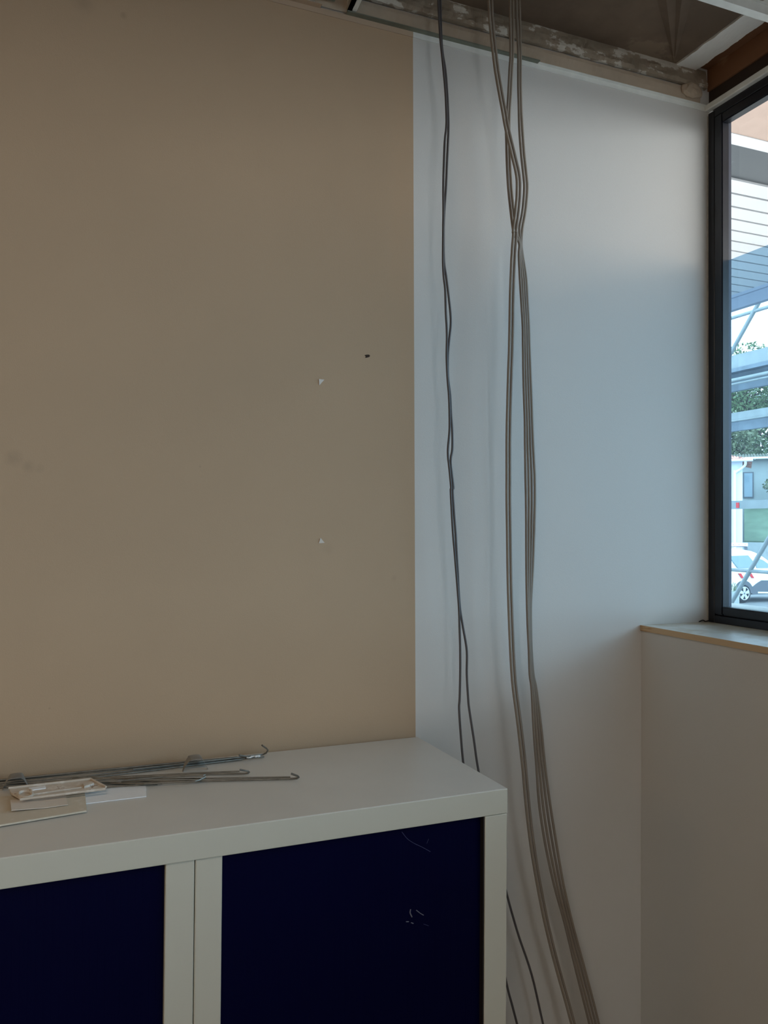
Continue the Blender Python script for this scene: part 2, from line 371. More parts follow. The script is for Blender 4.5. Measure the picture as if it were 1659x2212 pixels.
bm = bmesh.new(); q([(XF+.028, .45, GB-.02), (XF+.028, YB-.034, GB-.02), (XF+.028, YB-.034, 1.57+.772), (XF+.028, .45, 1.57+.772)], 0, bm)
q([(XF+.028, W0, GB-.02), (XF+.028, .45, GB-.02), (XF+.028, .45, GT+.03), (XF+.028, W0, GT+.03)], 0, bm)  # unseen far panes filmed to the top, added to dim the upper wall
fo = obj('tinted_film', bm, M['film'], win); fo['label'] = 'blue tinted film on the lower pane, added to full height on unseen panes'
# sill
bm = bmesh.new(); box(bm, XP-.004, XF+.02, -3.7, YB-.0006, ZS-.0155, ZS)
for f in bm.faces: f.material_index = 0 if f.normal.z > .5 or f.calc_center_median().z > ZS-.001 else 1
obj('window_sill', bm, [M['silltop'], M['sillwood']], win, recalc=True)
# white angle over the window head and sealant down the side
obj('head_trim', bx(XF-.014, XF+.004, W0, YB-.001, ZT+.004, ZT+.022, bev=.003), M['trimwhite'], win)
bm = bmesh.new(); pts = [(XF+.001+noise.noise(Vector((0, z*9, 0)))*.0012, YB-.001, ZS+z) for z in [k*.02 for k in range(75)]]
tube(bm, pts, .003, 6); obj('sealant_bead', bm, M['sealant'], win)
bm = bmesh.new(); tube(bm, catmull([(XF-.035, YB-.004, ZS+.002), (XF-.022, YB-.005, ZS+.006), (XF-.012, YB-.004, ZS+.002), (XF-.002, YB-.006, ZS+.004)]), .0016, 6)
obj('foam_crumb', bm, M['gasket'], win)
obj('outside_ledge', bx(XF+.05, 1.96, -4, YB+.3, 1.322, 1.336), M['trimwhite'], win)

# unseen framed opening behind the camera, added to let in fill daylight
rw = bpy.data.objects.new('rear_opening_1', None); C.objects.link(rw); rw.location = (-.35, -4.1, 0); rw['kind'] = 'structure'
bpy.context.view_layer.update()
bm = bmesh.new()
for xx in (-.6, -.14): box(bm, xx, xx+.04, -4.13, -4.07, .1, 2.1)
box(bm, -.6, -.1, -4.13, -4.07, .1, .16); box(bm, -.6, -.1, -4.13, -4.07, 2.04, 2.1)
obj('opening_frame', bm, M['frame'], rw)

# ------------------------------------------------------------------ marks on the wall
def scrap(pts, label):
    bm = bmesh.new(); P = [onY(x, y, YB) for x, y in pts]
    P = [p+Vector((0, -.0012-(.002 if i == 0 else 0), 0)) for i, p in enumerate(P)]
    slab(bm, P, (0, .0006, 0)); tag(obj('paper_scrap', bm, M['scrap']), label, 'paper scrap', 'torn paper corners left on the beige wall')
scrap([(688.0, 819.2), (700.5, 820.2), (689.5, 832.5)], 'upper torn paper corner stuck on the beige wall')
scrap([(691.5, 1161.5), (701, 1172.5), (688.5, 1173.5)], 'lower torn paper corner stuck on the beige wall')
bm = bmesh.new(); slab(bm, [onY(x, y, YB-.0008) for x, y in ((787.5, 767), (792, 766), (797, 766), (799.6, 768.3), (798, 771), (793, 772.5), (789, 773), (790, 770))], (0, .0006, 0))
tag(obj('wall_plug', bm, M['hole']), 'small dark brown plug hole in the beige wall near the paint edge', 'wall plug')

# ------------------------------------------------------------------ tambour cabinet
HC = 1.57-.518636
CY = .0121254; ex = Vector((math.cos(CY), math.sin(CY), 0)); ey = Vector((-math.sin(CY), math.cos(CY), 0))
fr = onZ(1097, 1703, HC)
cab = thing('tambour_cabinet', 'low light-grey office cabinet with two navy blue tambour doors against the beige wall', 'cabinet', (fr.x, fr.y, 0))
cab.rotation_euler = (0, 0, CY); bpy.context.view_layer.update()
def cpart(name, bm, m, parent=None, smooth=False):
    o = obj(name, bm, m, None, smooth); o.parent = parent or cab; return o
WC, DC, RIM = 1.222, .4215, .049
T = cpart('top_panel', bx(-WC, 0, -.0, DC, HC-RIM, HC, bev=.0018), [M['cab'], M['cabtop']])
for p in T.data.polygons:
    if p.normal.z > .9: p.material_index = 1
cpart('side_panel', bx(-.0505, -.0006, .0012, DC-.002, .05, HC-RIM-.0006, bev=.0015), M['cab'])
cpart('side_panel', bx(-WC+.0006, -WC+.0505, .0012, DC-.002, .05, HC-RIM-.0006, bev=.0015), M['cab'])
cpart('back_panel', bx(-WC+.051, -.051, DC-.02, DC-.005, .05, HC-RIM), M['cab'])
cpart('plinth', bx(-WC, 0, 0.002, DC-.002, 0, .0495), M['cab'])
def tamb(x0, x1, edge_x0, edge_x1, lab):
    bm = bmesh.new(); n = int(round((x1-x0)/.0115)); s = (x1-x0)/n
    v0 = None; prof = []
    for i in range(n):
        a = x0+i*s
        prof += [(a, .01512), (a+s*.07, .0150), (a+s*.93, .0150)]
    prof.append((x1, .0157))
    lo = [bm.verts.new((x, y, .055)) for x, y in prof]; hi = [bm.verts.new((x, y, HC-RIM+.004)) for x, y in prof]
    for i in range(len(prof)-1): bm.faces.new([lo[i], lo[i+1], hi[i+1], hi[i]])
    d = cpart('tambour_door', bm, M['navy']); d['label'] = lab
    e = cpart('edge_profile', bx(edge_x0, edge_x1, .004, .022, .055, HC-RIM+.002, bev=.0022), M['cab'], d); e['label'] = 'white vertical pull edge'
    return d
dR = tamb(-.5645, -.0505, -.6105, -.5645, 'right navy blue slatted door')
dL = tamb(-WC+.0505, -.6600, -.6600, -.6118, 'left navy blue slatted door')
# dark strip painted as the shadow where the right curtain sits behind the side
cpart('recess_shadow_strip', bx(-.0535, -.0508, .003, .0148, .05, HC-RIM-.001), M['seam'])
def scuffm(pts, wdt, m):
    bm = bmesh.new(); fy = fr
    P = []
    for x, y in pts:
        r = ray(x, y); tt = ((fr+ey*.0149-EYE).dot(ey))/r.dot(ey); wpt = EYE+r*tt-fr
        P.append(Vector((wpt.dot(ex), .0147, wpt.z+fr.z)))
    tube(bm, [Vector((p.x, .0149, p.z)) for p in catmull(P, 4)], wdt, 4)
    return cpart('scuff_mark', bm, m, dR)
for o in (scuffm([(868, 1797), (880, 1812), (895, 1822), (912, 1830), (930, 1840)], .0005, M['scuff']),
          scuffm([(922, 1822), (926, 1812)], .0004, M['scuff']),
          scuffm([(887, 1964), (886, 1972), (890, 1981)], .0011, M['scuffw']),
          scuffm([(899, 1966), (908, 1973), (915, 1977)], .0008, M['scuffw']),
          scuffm([(877, 1991), (883, 1991)], .0009, M['scuffw']), scuffm([(888, 1993), (893, 1995)], .0009, M['scuffw']),
          scuffm([(915, 1996), (926, 2000)], .0004, M['scuff'])):
    o['label'] = 'pale scratch'

# ------------------------------------------------------------------ things on the cabinet top
def onC(x, y, h=0): return onZ(x, y, HC+h)
def zA(x, y, h=0): return onC(x/4.88, 1650+y/4.88, h)
def sheet(name, pts, h, th, m, label, cat, group=None, lift=None):
    bm = bmesh.new(); P = [onC(x, y, h) for x, y in pts]
    if lift: P = [p+Vector((0, 0, l)) for p, l in zip(P, lift)]
    slab(bm, P, (0, 0, th)); return tag(obj(name, bm, m), label, cat, group)
sheet('paper_strip', [(150, 1716), (187, 1711), (314.3, 1693.8), (314.8, 1702), (316, 1705), (315.3, 1711), (316, 1721.5), (187.5, 1737), (150, 1742)], .0004, .0016, M['paper'], 'bright white strip of card sticking out from under the stained board', 'card strip')
sheet('stained_board', [(-60, 1730), (182, 1708), (185, 1730), (187.2, 1754), (0, 1785.5), (-60, 1795)], .0024, .003, M['board'], 'stained ivory board offcut at the left end of the cabinet top', 'board')
sheet('card_strip', [(22, 1731), (100, 1723.5), (141.5, 1719), (147, 1740), (98, 1746), (24.6, 1755.8)], .0062, .0012, M['card'], 'thin ivory card strip lying on the stained board', 'card strip', lift=[.0015, 0, 0, .001, .0002, .0035])
# moulded dirty profile lying on the board
mp_ = thing('plaster_profile', 'dirty white moulded profile piece with a ring lying across the wires and board', 'profile', onC(120, 1710, .006))
base = [(18, 1703), (196, 1683), (229, 1700), (228, 1704), (43, 1727.5), (24, 1716)]
bm = bmesh.new(); slab(bm, [onC(x, y, .012) for x, y in base], (0, 0, .003)); obj('plate', bm, M['mould'], mp_)
def rim(pts, r):
    bm = bmesh.new(); tube(bm, [onC(x, y, .0165) for x, y in pts], r, 6); return bm
obj('raised_rib', rim([(18, 1703), (196, 1683)], .0028), M['mould'], mp_)
obj('raised_rib', rim([(43, 1727), (228, 1704)], .0024), M['mould'], mp_)
obj('raised_rib', rim([(72, 1716), (176, 1701)], .0016), M['mould'], mp_)
obj('raised_rib', rim([(196, 1683), (229, 1700)], .002), M['mould'], mp_)
bm = bmesh.new(); ring = [onC(55+15*math.cos(a), 1716+6.6*math.sin(a), .017) for a in [2*math.pi*k/20 for k in range(21)]]
tube(bm, ring, .0026, 6); obj('ring', bm, M['mould'], mp_)
bm = bmesh.new(); slab(bm, [onC(x, y, .015) for x, y in ((62, 1704), (98, 1699), (99, 1704), (70, 1708))], (0, 0, .002)); obj('label_patch', bm, M['paper'], mp_)
bm = bmesh.new(); slab(bm, [onC(x, y, .015) for x, y in ((179, 1697), (200, 1692), (203, 1696), (182, 1703))], (0, 0, .004)); obj('end_lug', bm, M['mould'], mp_)

def zB(x, y, h=0): return onC(x/2.44, 1580+y/2.44, h)
RW = .0019
def rod(pts, lab, hook=None, r=RW, h=.003, rise=None):
    """wire lying on the cabinet top; pts in order left to right, optional hook points that rise"""
    P = [zB(x, y, hh if hh is not None else h) for x, y, hh in [(p+(None,))[:3] for p in pts]]
    if hook:
        for (x, y, dz) in hook:
            # point seen at (x,y) standing dz above the top surface
            P.append(zB(x, y, dz))
    o = obj('hanger_wire', tb(P, r, 8), M['wire'])
    return tag(o, lab, 'wire hanger', 'wire hangers lying on the cabinet top')
# upper bundle
rod([(-160, 282), (0, 272), (480, 232), (1000, 172), (1392, 133)], 'straight-ended wire hanger of the upper bundle, running along the wall', h=.0035)
rod([(-160, 272), (0, 262), (500, 215), (985, 166), (1285, 141)], 'hooked wire hanger ending just left of the plaster crumbs', [(1297, 142, .004), (1303, 138, .007), (1296, 132, .010), (1260, 125, .016)], h=.0035)
rod([(-160, 262), (0, 256), (500, 206), (985, 160), (1250, 136)], 'rearmost wire hanger of the upper bundle', h=.0078)
rod([(-160, 290), (0, 283), (300, 262), (500, 242), (985, 182), (1275, 146)], 'front wire hanger of the upper bundle', h=.0035)
rod([(700, 200), (985, 168), (1350, 126)], 'wire hanger with the tall upright hook at the wall', [(1385, 122, .006), (1403, 114, .010), (1412, 100, .016), (1405, 90, .024), (1381, 73, .036)], h=.0085)
# middle bundle
rod([(380, 262), (700, 240), (1050, 226), (1290, 222)], 'middle wire hanger with a bent-back hook', [(1308, 220, .004), (1314, 214, .006), (1308, 210, .009), (1264, 202, .014)], h=.0030)
rod([(380, 250), (700, 236), (1050, 218), (1262, 210)], 'thin wire hanger behind the middle bent-back hook', h=.0032, r=.0015)
rod([(380, 272), (620, 262), (860, 240), (1072, 232)], 'wire hanger crossing over the middle of the bundle', [(1082, 228, .013)], h=.0125)
# lower bundle
rod([(640, 263), (700, 263), (1040, 262), (1250, 256), (1545, 249)], 'longest wire hanger with the hook nearest the cabinet front', [(1566, 247, .004), (1575, 241, .006), (1570, 236, .009), (1534, 222, .015)], h=.0030, r=.0021)
rod([(500, 270), (760, 276), (1030, 262)], 'wire hanger with a small hook beside the longest one', [(1046, 258, .008), (1082, 240, .010)], h=.0078)
rod([(460, 285), (640, 278), (855, 273)], 'short wire hanger with a cut end pointing right', h=.0030)
rod([(560, 296), (700, 287), (830, 279)], 'lowest wire hanger by the white card strip', h=.0030, r=.0016)
rod([(380, 246), (760, 250), (1100, 247), (1530, 240)], 'thin wire hanger close behind the longest one', h=.0030, r=.0014)
rod([(-160, 300), (0, 296), (80, 290), (240, 270), (480, 250)], 'wire hanger passing under the moulded profile', h=.0035)
# plaster crumbs
bm = bmesh.new()
for k in range(9):
    c = zB(1304+k*7.5, 139-k*1.2+random.uniform(-3, 3), .009)
    g = bmesh.ops.create_icosphere(bm, subdivisions=1, radius=random.uniform(.0016, .0032))
    for v in g['verts']: v.co = Vector((v.co.x*1.3, v.co.y, v.co.z*.8))+c
tag(obj('plaster_crumbs', bm, M['paper']), 'white plaster crumbs stuck on the wires near the upright hook', 'crumbs', kind='stuff')
# spring clips: bent sheet with arched top and two legs
def clip(px, py, s, lab):
    c = zB(px, py, 0); t = thing('spring_clip', lab, 'clip', c, 'spring clips on the wire hangers')
    prof = [(-.026, .0), (-.022, .012), (-.016, .022), (-.010, .027), (.006, .028), (.013, .026), (.017, .020), (.022, .010), (.027, .0)]
    prof = catmull([Vector((a*s, 0, b*s)) for a, b in prof], 3)
    def strip(pts, wf, name):
        bm = bmesh.new(); rows = []
        for i, p in enumerate(pts):
            hw = wf(p.z/s)*s
            rows.append([bm.verts.new(c+p+Vector((0, d, dz))) for d, dz in ((-hw, 0), (hw, 0), (hw, -.0008), (-hw, -.0008))])
        for A, B in zip(rows, rows[1:]):
            for k in range(4): bm.faces.new([A[k], A[(k+1) % 4], B[(k+1) % 4], B[k]])
        bm.faces.new(rows[0]); bm.faces.new(rows[-1][::-1])
        return obj(name, bm, M['clip'], t)
    n = len(prof)
    strip(prof[:n//3+1], lambda z: .005+.010*z/.028, 'leg')
    strip(prof[n//3:2*n//3+1], lambda z: .019, 'arched_top')
    strip(prof[2*n//3:], lambda z: .003+.012*z/.028, 'leg')
clip(1028, 205, 1.0, 'bent steel spring clip straddling the upper wires')
clip(82, 300, .9, 'bent steel spring clip behind the moulded profile at left')

# ------------------------------------------------------------------ cables
def Z1(rows): return [(900+x/3.95, y/3.95) for y, x in rows]
def Z2(rows): return [(900+x/3.95, 500+y/3.95) for y, x in rows]
def Z3(rows): return [(900+x/3.95, 950+y/3.95) for y, x in rows]
def Z8(rows): return [(900+x/2.374, 1280+y/2.374) for y, x in rows]
def cable(pts, dx, Y, r, m, name, label, cat='cable', group=None, top_in=None):
    P = []
    pts = sorted(pts, key=lambda p: p[1])
    for i, (x, y) in enumerate(pts):
        o = dx[i] if isinstance(dx, list) else dx
        P.append(onY(x+o, y, Y))
    # carry on up to the deck and down towards the floor
    d = (P[0]-P[1]).normalized(); P.insert(0, P[0]+d*((ZD-.002-P[0].z)/max(.3, d.z)))
    d = (P[-1]-P[-2]).normalized(); L = P[-1]
    P.append(L+d*.15); P.append(L+d*.33+Vector((.04, 0, 0)))
    bm = bmesh.new(); tube(bm, catmull(P, 5), r, 8)
    return tag(obj(name, bm, m, smooth=True), label, cat, group)
a_pts = Z1([(0, 184), (300, 200), (450, 215), (600, 230), (800, 247), (1000, 255), (1100, 252), (1200, 241), (1400, 233), (1600, 228), (1800, 229)]) + \
    Z2([(0, 227), (250, 225), (380, 231), (500, 244), (700, 250), (800, 256), (900, 259), (1000, 257), (1100, 257), (1250, 264), (1400, 276), (1550, 281), (1700, 281), (1850, 268), (1930, 269), (2000, 277), (2212, 291)]) + \
    Z3([(400, 294), (600, 299), (800, 311), (1000, 328), (1150, 340), (1300, 352), (1450, 362), (1600, 367), (1800, 372), (2000, 372), (2212, 367)]) + \
    Z8([(600, 218), (750, 228), (880, 240), (1100, 268), (1400, 330), (1700, 400), (2000, 460), (2120, 491), (2212, 515)])
b_pts = Z1([(0, 203), (300, 211), (450, 222), (600, 246), (800, 262), (1000, 271), (1100, 272), (1200, 268), (1400, 259), (1600, 251), (1800, 237)]) + \
    Z2([(0, 231), (250, 234), (380, 252), (500, 267), (700, 289), (800, 291), (900, 281), (1000, 271), (1100, 266), (1250, 269), (1400, 287), (1550, 294), (1700, 304), (1850, 305), (1930, 293), (2000, 293), (2212, 308)]) + \
    Z3([(400, 313), (600, 318), (800, 333), (1000, 344), (1150, 353), (1300, 360), (1450, 372), (1600, 396), (1800, 428), (2000, 428), (2212, 440)]) + \
    Z8([(600, 270), (750, 293), (920, 318), (1200, 376), (1545, 462), (1750, 520), (1960, 590), (2212, 648)])
cable(a_pts, 0, 1.705, .0029, M['darkcable'], 'hanging_cable', 'thin dark cable hanging on the left, the one dropping straight behind the cabinet', group='thin dark cables hanging left of the thick bundle')
cable(b_pts, 0, 1.712, .0029, M['darkcable'], 'hanging_cable', 'thin dark cable hanging on the left, the one bowing right above the cabinet corner', group='thin dark cables hanging left of the thick bundle')

Lc = Z1([(0, 628), (200, 638), (400, 659), (600, 684), (800, 718), (950, 746), (1100, 773), (1300, 820), (1500, 865), (1650, 869), (1750, 862), (1850, 851), (2000, 838)]) + \
    Z2([(0, 836), (200, 826), (400, 817), (600, 811), (800, 808), (1000, 804), (1200, 797), (1400, 791), (1600, 786), (1800, 783), (2000, 783)]) + \
    Z3([(300, 783), (500, 783), (800, 787), (1200, 793), (1500, 802), (1800, 814), (2000, 826)]) + \
    Z8([(500, 504), (700, 530), (900, 552), (1100, 570), (1300, 594), (1500, 627), (1700, 667), (1900, 716), (2100, 772), (2212, 802)])
Mc = Z1([(0, 808), (200, 811), (450, 812), (600, 803), (800, 793), (950, 783), (1100, 777), (1200, 779), (1400, 784), (1600, 795), (1750, 810), (1900, 828), (2000, 845)])
Rc = Z1([(0, 862), (200, 869), (450, 877), (700, 877), (900, 882), (1100, 890), (1300, 904), (1500, 925), (1600, 932), (1750, 922), (1850, 908), (1950, 890)])
# lower right leg: edges left / right
edges = [(x0_, x1_, y_) for (y_, x0_, x1_) in ()]
leg = [(500+y/3.95, 900+a/3.95, 900+b/3.95) for y, a, b in ((100, 862, 908), (200, 859, 918), (400, 868, 948), (600, 880, 960), (800, 892, 971), (1000, 895, 977), (1200, 898, 985), (1400, 903, 993), (1600, 910, 1000), (1800, 912, 1008), (2000, 915, 1018))]
leg += [(950+y/3.95, 900+a/3.95, 900+b/3.95) for y, a, b in ((300, 916, 1022), (500, 920, 1024), (700, 922, 1020), (1000, 923, 1010), (1200, 925, 1000), (1400, 929, 989), (1600, 935, 989), (1800, 945, 995), (2000, 952, 1010))]
leg += [(1280+y/2.374, 900+a/2.374, 900+b/2.374) for y, a, b in ((500, 582, 623), (700, 592, 648), (900, 607, 668), (1100, 622, 695), (1300, 653, 727), (1500, 697, 762), (1700, 752, 808), (1900, 800, 862), (2100, 850, 915), (2212, 878, 943))]
RB = .0035
lab = ['thick beige-grey cable, left one of the pair that crosses to the left strand', 'thick beige-grey cable, right one of the pair that crosses to the left strand',
       'thick beige-grey cable, outermost left of the lower right strand', 'thick beige-grey cable, second from left in the lower right strand',
       'thick beige-grey cable, second from right in the lower right strand', 'thick beige-grey cable, outermost right of the lower right strand']
G = 'thick beige-grey cables hanging in front of the white wall'
cable(Lc, -3.4, 1.690, RB, M['greycable'], 'hanging_cable', lab[0], group=G)
cable(Lc, 3.4, 1.690, RB, M['greycable2'], 'hanging_cable', lab[1], group=G)
for i in range(4):
    up_ = Mc if i < 2 else Rc; s = -3.2 if i % 2 == 0 else 3.2
    pts = [(x+s*(.75 if 110 < y < 260 else 1), y) for x, y in up_]
    for (y, a, b) in leg:
        wd = b-a-7.2; pts.append((a+3.6+wd*i/3, y))
    cable(pts, 0, (1.706, 1.714, 1.724, 1.732)[i], RB, M['greycable' if i % 2 else 'greycable2'], 'hanging_cable', lab[2+i], group=G)

# ------------------------------------------------------------------ outside
GZ = -.85
M['asphalt'] = mat('pale_paving', (112, 114, 114), .9, noise_scale=2, var=.1)
M['canopy'] = mat('white_slats', (184, 186, 188), .5, noise_scale=2, var=.03)
M['canopygap'] = mat('slat_gap', (96, 98, 104), .8)
M['soffit'] = mat('beige_soffit', (158, 138, 126), .85, noise_scale=14, var=.04)
M['darkpane'] = patch_mat('dark_streaked_panel', (48, 54, 58), (90, 98, 102), 9, .68, (3, .7, 1), rough=.3, bump=.1)
M['fascia'] = mat('grey_blue_fascia', (128, 136, 150), .6, noise_scale=5, var=.06)
M['scaf'] = mat('galvanised_scaffold', (134, 142, 142), .55, metal=.2, noise_scale=6, var=.12)
M['plank'] = mat('scaffold_deck', (104, 116, 126), .7, noise_scale=5, var=.2)
M['red'] = mat('red_paint', (206, 40, 44), .5)
M['render'] = mat('white_render', (214, 216, 222), .85, noise_scale=1, var=.04)
M['greyrender'] = mat('grey_render', (150, 158, 156), .9, noise_scale=1.2, var=.08)
M['tile'] = patch_mat('terracotta_tiles', (176, 112, 92), (206, 160, 140), 5, .55, third=(140, 84, 70), bump=.3)
M['tile2'] = patch_mat('weathered_tiles', (92, 98, 84), (128, 110, 98), 6, .58, third=(70, 80, 64), bump=.3)
M['leaf'] = mat('olive_leaves', (92, 112, 76), .7, noise_scale=.8, var=.35)
M['leaf2'] = mat('dry_leaves', (108, 118, 90), .7, noise_scale=.8, var=.3)
M['bark'] = mat('bark', (84, 74, 64), .9)
M['grass'] = mat('grass', (98, 118, 96), .9, noise_scale=1.5, var=.2)
M['carwhite'] = mat('white_car_paint', (240, 242, 244), .25)
M['cargrey'] = mat('grey_cladding', (88, 92, 98), .5)
M['carglass'] = mat('car_window', (120, 140, 150), .1)
M['tyre'] = mat('tyre_rubber', (30, 30, 32), .8)
M['alu'] = mat('wheel_aluminium', (205, 208, 212), .35, metal=.4)
M['concrete'] = mat('grey_concrete', (160, 166, 164), .9, noise_scale=4, var=.1)

bm = bmesh.new(); box(bm, XO, 120, -60, 120, GZ-.3, GZ); 
gr = struct('ground', bm, M['asphalt'])
# canopy: plaster soffit, white rail, dark panel, slats, edge fascia, all under one flat roof
HZ = 1.57+2.2; XE = 5.895
cn = thing('canopy', 'wide canopy outside the window with beige soffit and white slats', 'canopy', (4, 4, HZ))
def yv(z): return onZ(1574.7, 200+z*.226, HZ).y
obj('beige_soffit', bx(XO, XE, -4, yv(375), HZ, HZ+.1), M['soffit'], cn)
obj('white_rail', bx(XO, XE, yv(375), yv(480), HZ-.004, HZ+.1), M['canopy'], cn)
obj('dark_panel', bx(XO, XE, yv(480), yv(820), HZ+.01, HZ+.1), M['darkpane'], cn)
obj('slat_backing', bx(XO, XE, yv(820), 13, HZ+.012, HZ+.1), M['canopygap'], cn)
ys = [yv(z) for z in (820, 950, 1080, 1200, 1310, 1410, 1505, 1595, 1680, 1755, 1830, 1895)]
bm = bmesh.new(); y0_ = ys[0]; pitch = (ys[-1]-ys[0])/11
for k in range(40): box(bm, XO, XE, y0_+k*pitch, y0_+(k+1)*pitch-.022, HZ-.004, HZ+.011)
obj('ceiling_slats', bm, M['canopy'], cn)
obj('edge_fascia', bx(XE, XE+.06, -4, 13, HZ-.135, HZ+.25), M['fascia'], cn)
obj('inner_lip', bx(XE-.03, XE, -4, 13, HZ-.03, HZ+.0), M['fascia'], cn)

# scaffold parallel to the facade
XS = 8.0; s_ = XS/6.5
sf = thing('scaffold', 'galvanised scaffold with decks and diagonal braces outside the window', 'scaffold', (XS, 8, GZ))
def zz(h): return 1.57+h*s_
TR = .024
def sp(name, bm, m): return obj(name, bm, m, sf)
Ya, Yb = 1.0, 16.0
sp('guard_rail', tb([(XS, Ya, zz(2.195)), (XS, Yb, zz(2.195))], TR, 10), M['scaf'])
sp('deck', bx(XS, XS+.04, Ya, Yb, zz(1.66), zz(1.80)), M['scaf'])
sp('deck', bx(XS-.02, XS+.75, Ya, Yb, zz(1.62), zz(1.66)), M['plank'])
sp('ledger', tb([(XS-.05, Ya, zz(1.53)), (XS-.05, Yb, zz(1.53))], TR, 10), M['scaf'])
sp('ledger', tb([(XS-.05, Ya, zz(1.49)), (XS-.05, Yb, zz(1.49))], TR*.6, 10), M['scaf'])
sp('deck', bx(XS+.1, XS+.16, Ya, Yb, zz(1.44), zz(1.62)), M['plank'])
sp('deck', bx(XS, XS+.05, Ya, Yb, zz(1.115), zz(1.20)), M['scaf'])
sp('deck', bx(XS+.02, XS+.08, Ya, Yb, zz(1.01), zz(1.113)), M['plank'])
sp('ledger', tb([(XS-.03, Ya, zz(1.11)), (XS-.03, Yb, zz(1.11))], .012, 8), M['scaf'])
sp('toe_board', bx(XS, XS+.05, Ya, Yb, zz(.20), zz(.285)), M['scaf'])
t_ = sp('painted_band', bx(XS-.006, XS-.001, onX(1597, 1090, XS).y, onX(1590.5, 1090, XS).y, zz(.21), zz(.265)), M['red'])
t_['label'] = 'red band on the board'
sp('guard_rail', tb([(XS, Ya, zz(-.43)), (XS, Yb, zz(-.43))], TR*.9, 10), M['scaf'])
p0 = onX(1573, 773, XS); p1 = onX(1644, 645, XS); d = p1-p0
sp('diagonal_brace', tb([p0-d*.05, p1+d*1.2], TR*1.15, 10), M['scaf'])
p0 = onX(1575, 1310, XS); p1 = onX(1659, 1166, XS); d = p1-p0
sp('diagonal_brace', tb([p0-d*.05, p1+d*.5], TR*1.15, 10), M['scaf'])
for yy in (3.2, 11.5): sp('upright', tb([(XS, yy, GZ), (XS, yy, 5.2)], TR, 10), M['scaf'])

# helper: world point at depth D along the lens axis for a pixel
def at(x, y, D): return EYE+ray(x, y)*D
lat = Vector((Rv.x, Rv.y, 0)).normalized(); fwd = Vector((Fv.x, Fv.y, 0)).normalized()
# white house
D = 36.0
c0 = at(1604, 1000, D); zE = at(1590, 997, D).z
vd = Vector((c0.x, c0.y, 0)).normalized(); vl = Vector((vd.y, -vd.x, 0))       # view direction and its right
def hbox(bm, c, u0, u1, v0, v1, z0, z1):
    P = [c+vl*u+vd*v for u in (u0, u1) for v in (v0, v1)]
    v = [bm.verts.new((p.x, p.y, z)) for p in P for z in (z0, z1)]
    for f in ((0, 1, 3, 2), (4, 6, 7, 5), (0, 4, 5, 1), (2, 3, 7, 6), (0, 2, 6, 4), (1, 5, 7, 3)): bm.faces.new([v[i] for i in f])
def hb(c, *a): bm = bmesh.new(); hbox(bm, c, *a); return bm
hs = thing('white_house', 'white rendered house with terracotta roof and downpipe seen through the window', 'house', (c0.x, c0.y, GZ))
obj('wall', hb(c0, -7, 0, 0, 5, GZ, zE), M['render'], hs)
# hipped tiled roof
bm = bmesh.new(); n = 46
def roofpt(u, v, z): p = c0+vl*u+vd*v; return Vector((p.x, p.y, z))
ov = .40; zr = zE+.05
ridge_h = 1.25
rows = 24
for k in range(60):           # front slope as rows of rounded tile columns
    ua = ov-k*.13; ub = ua-.13
    def zat(u, f): return zr+f*min(ridge_h, max(0.02, (ov-u)*.28))
    for (a, b, h0, h1) in ((ua, ua-.045, 0, .045), (ua-.045, ua-.085, .045, .045), (ua-.085, ub, .045, 0)):
        la, lb = (ov-a)*.28, (ov-b)*.28
        la, lb = min(la, ridge_h), min(lb, ridge_h)
        da, db = la/.28, lb/.28
        f = bm.faces.new([bm.verts.new(roofpt(a, -ov, zr+h0)), bm.verts.new(roofpt(b, -ov, zr+h1)), bm.verts.new(roofpt(b, -ov+db, zr+lb+h1)), bm.verts.new(roofpt(a, -ov+da, zr+la+h0))])
q([roofpt(ov, -ov, zr), roofpt(ov, 5.4, zr), roofpt(ov-4.4, 4.0, zr+ridge_h), roofpt(ov-4.4, -ov+4.4, zr+ridge_h)], 0, bm)
obj('roof', bm, M['tile'], hs)
obj('eave', hb(c0, -7, ov, -ov, .0, zE-.0, zE+.045), M['render'], hs)
bm = bmesh.new(); a = roofpt(-7, -ov-.03, zE+.04); b = roofpt(ov+.02, -ov-.03, zE+.04); tube(bm, [a, b], .06, 10); obj('gutter', bm, M['carwhite'], hs)
dp = [roofpt(.12, -ov, zE+.0), roofpt(.10, -.25, zE-.18), roofpt(-.08, -.12, zE-.34), roofpt(-.30, -.08, zE-.50), roofpt(-.32, -.08, zE-.8), roofpt(-.32, -.08, GZ+.2)]
obj('downpipe', tb(catmull(dp, 4), .055, 10), M['carwhite'], hs)
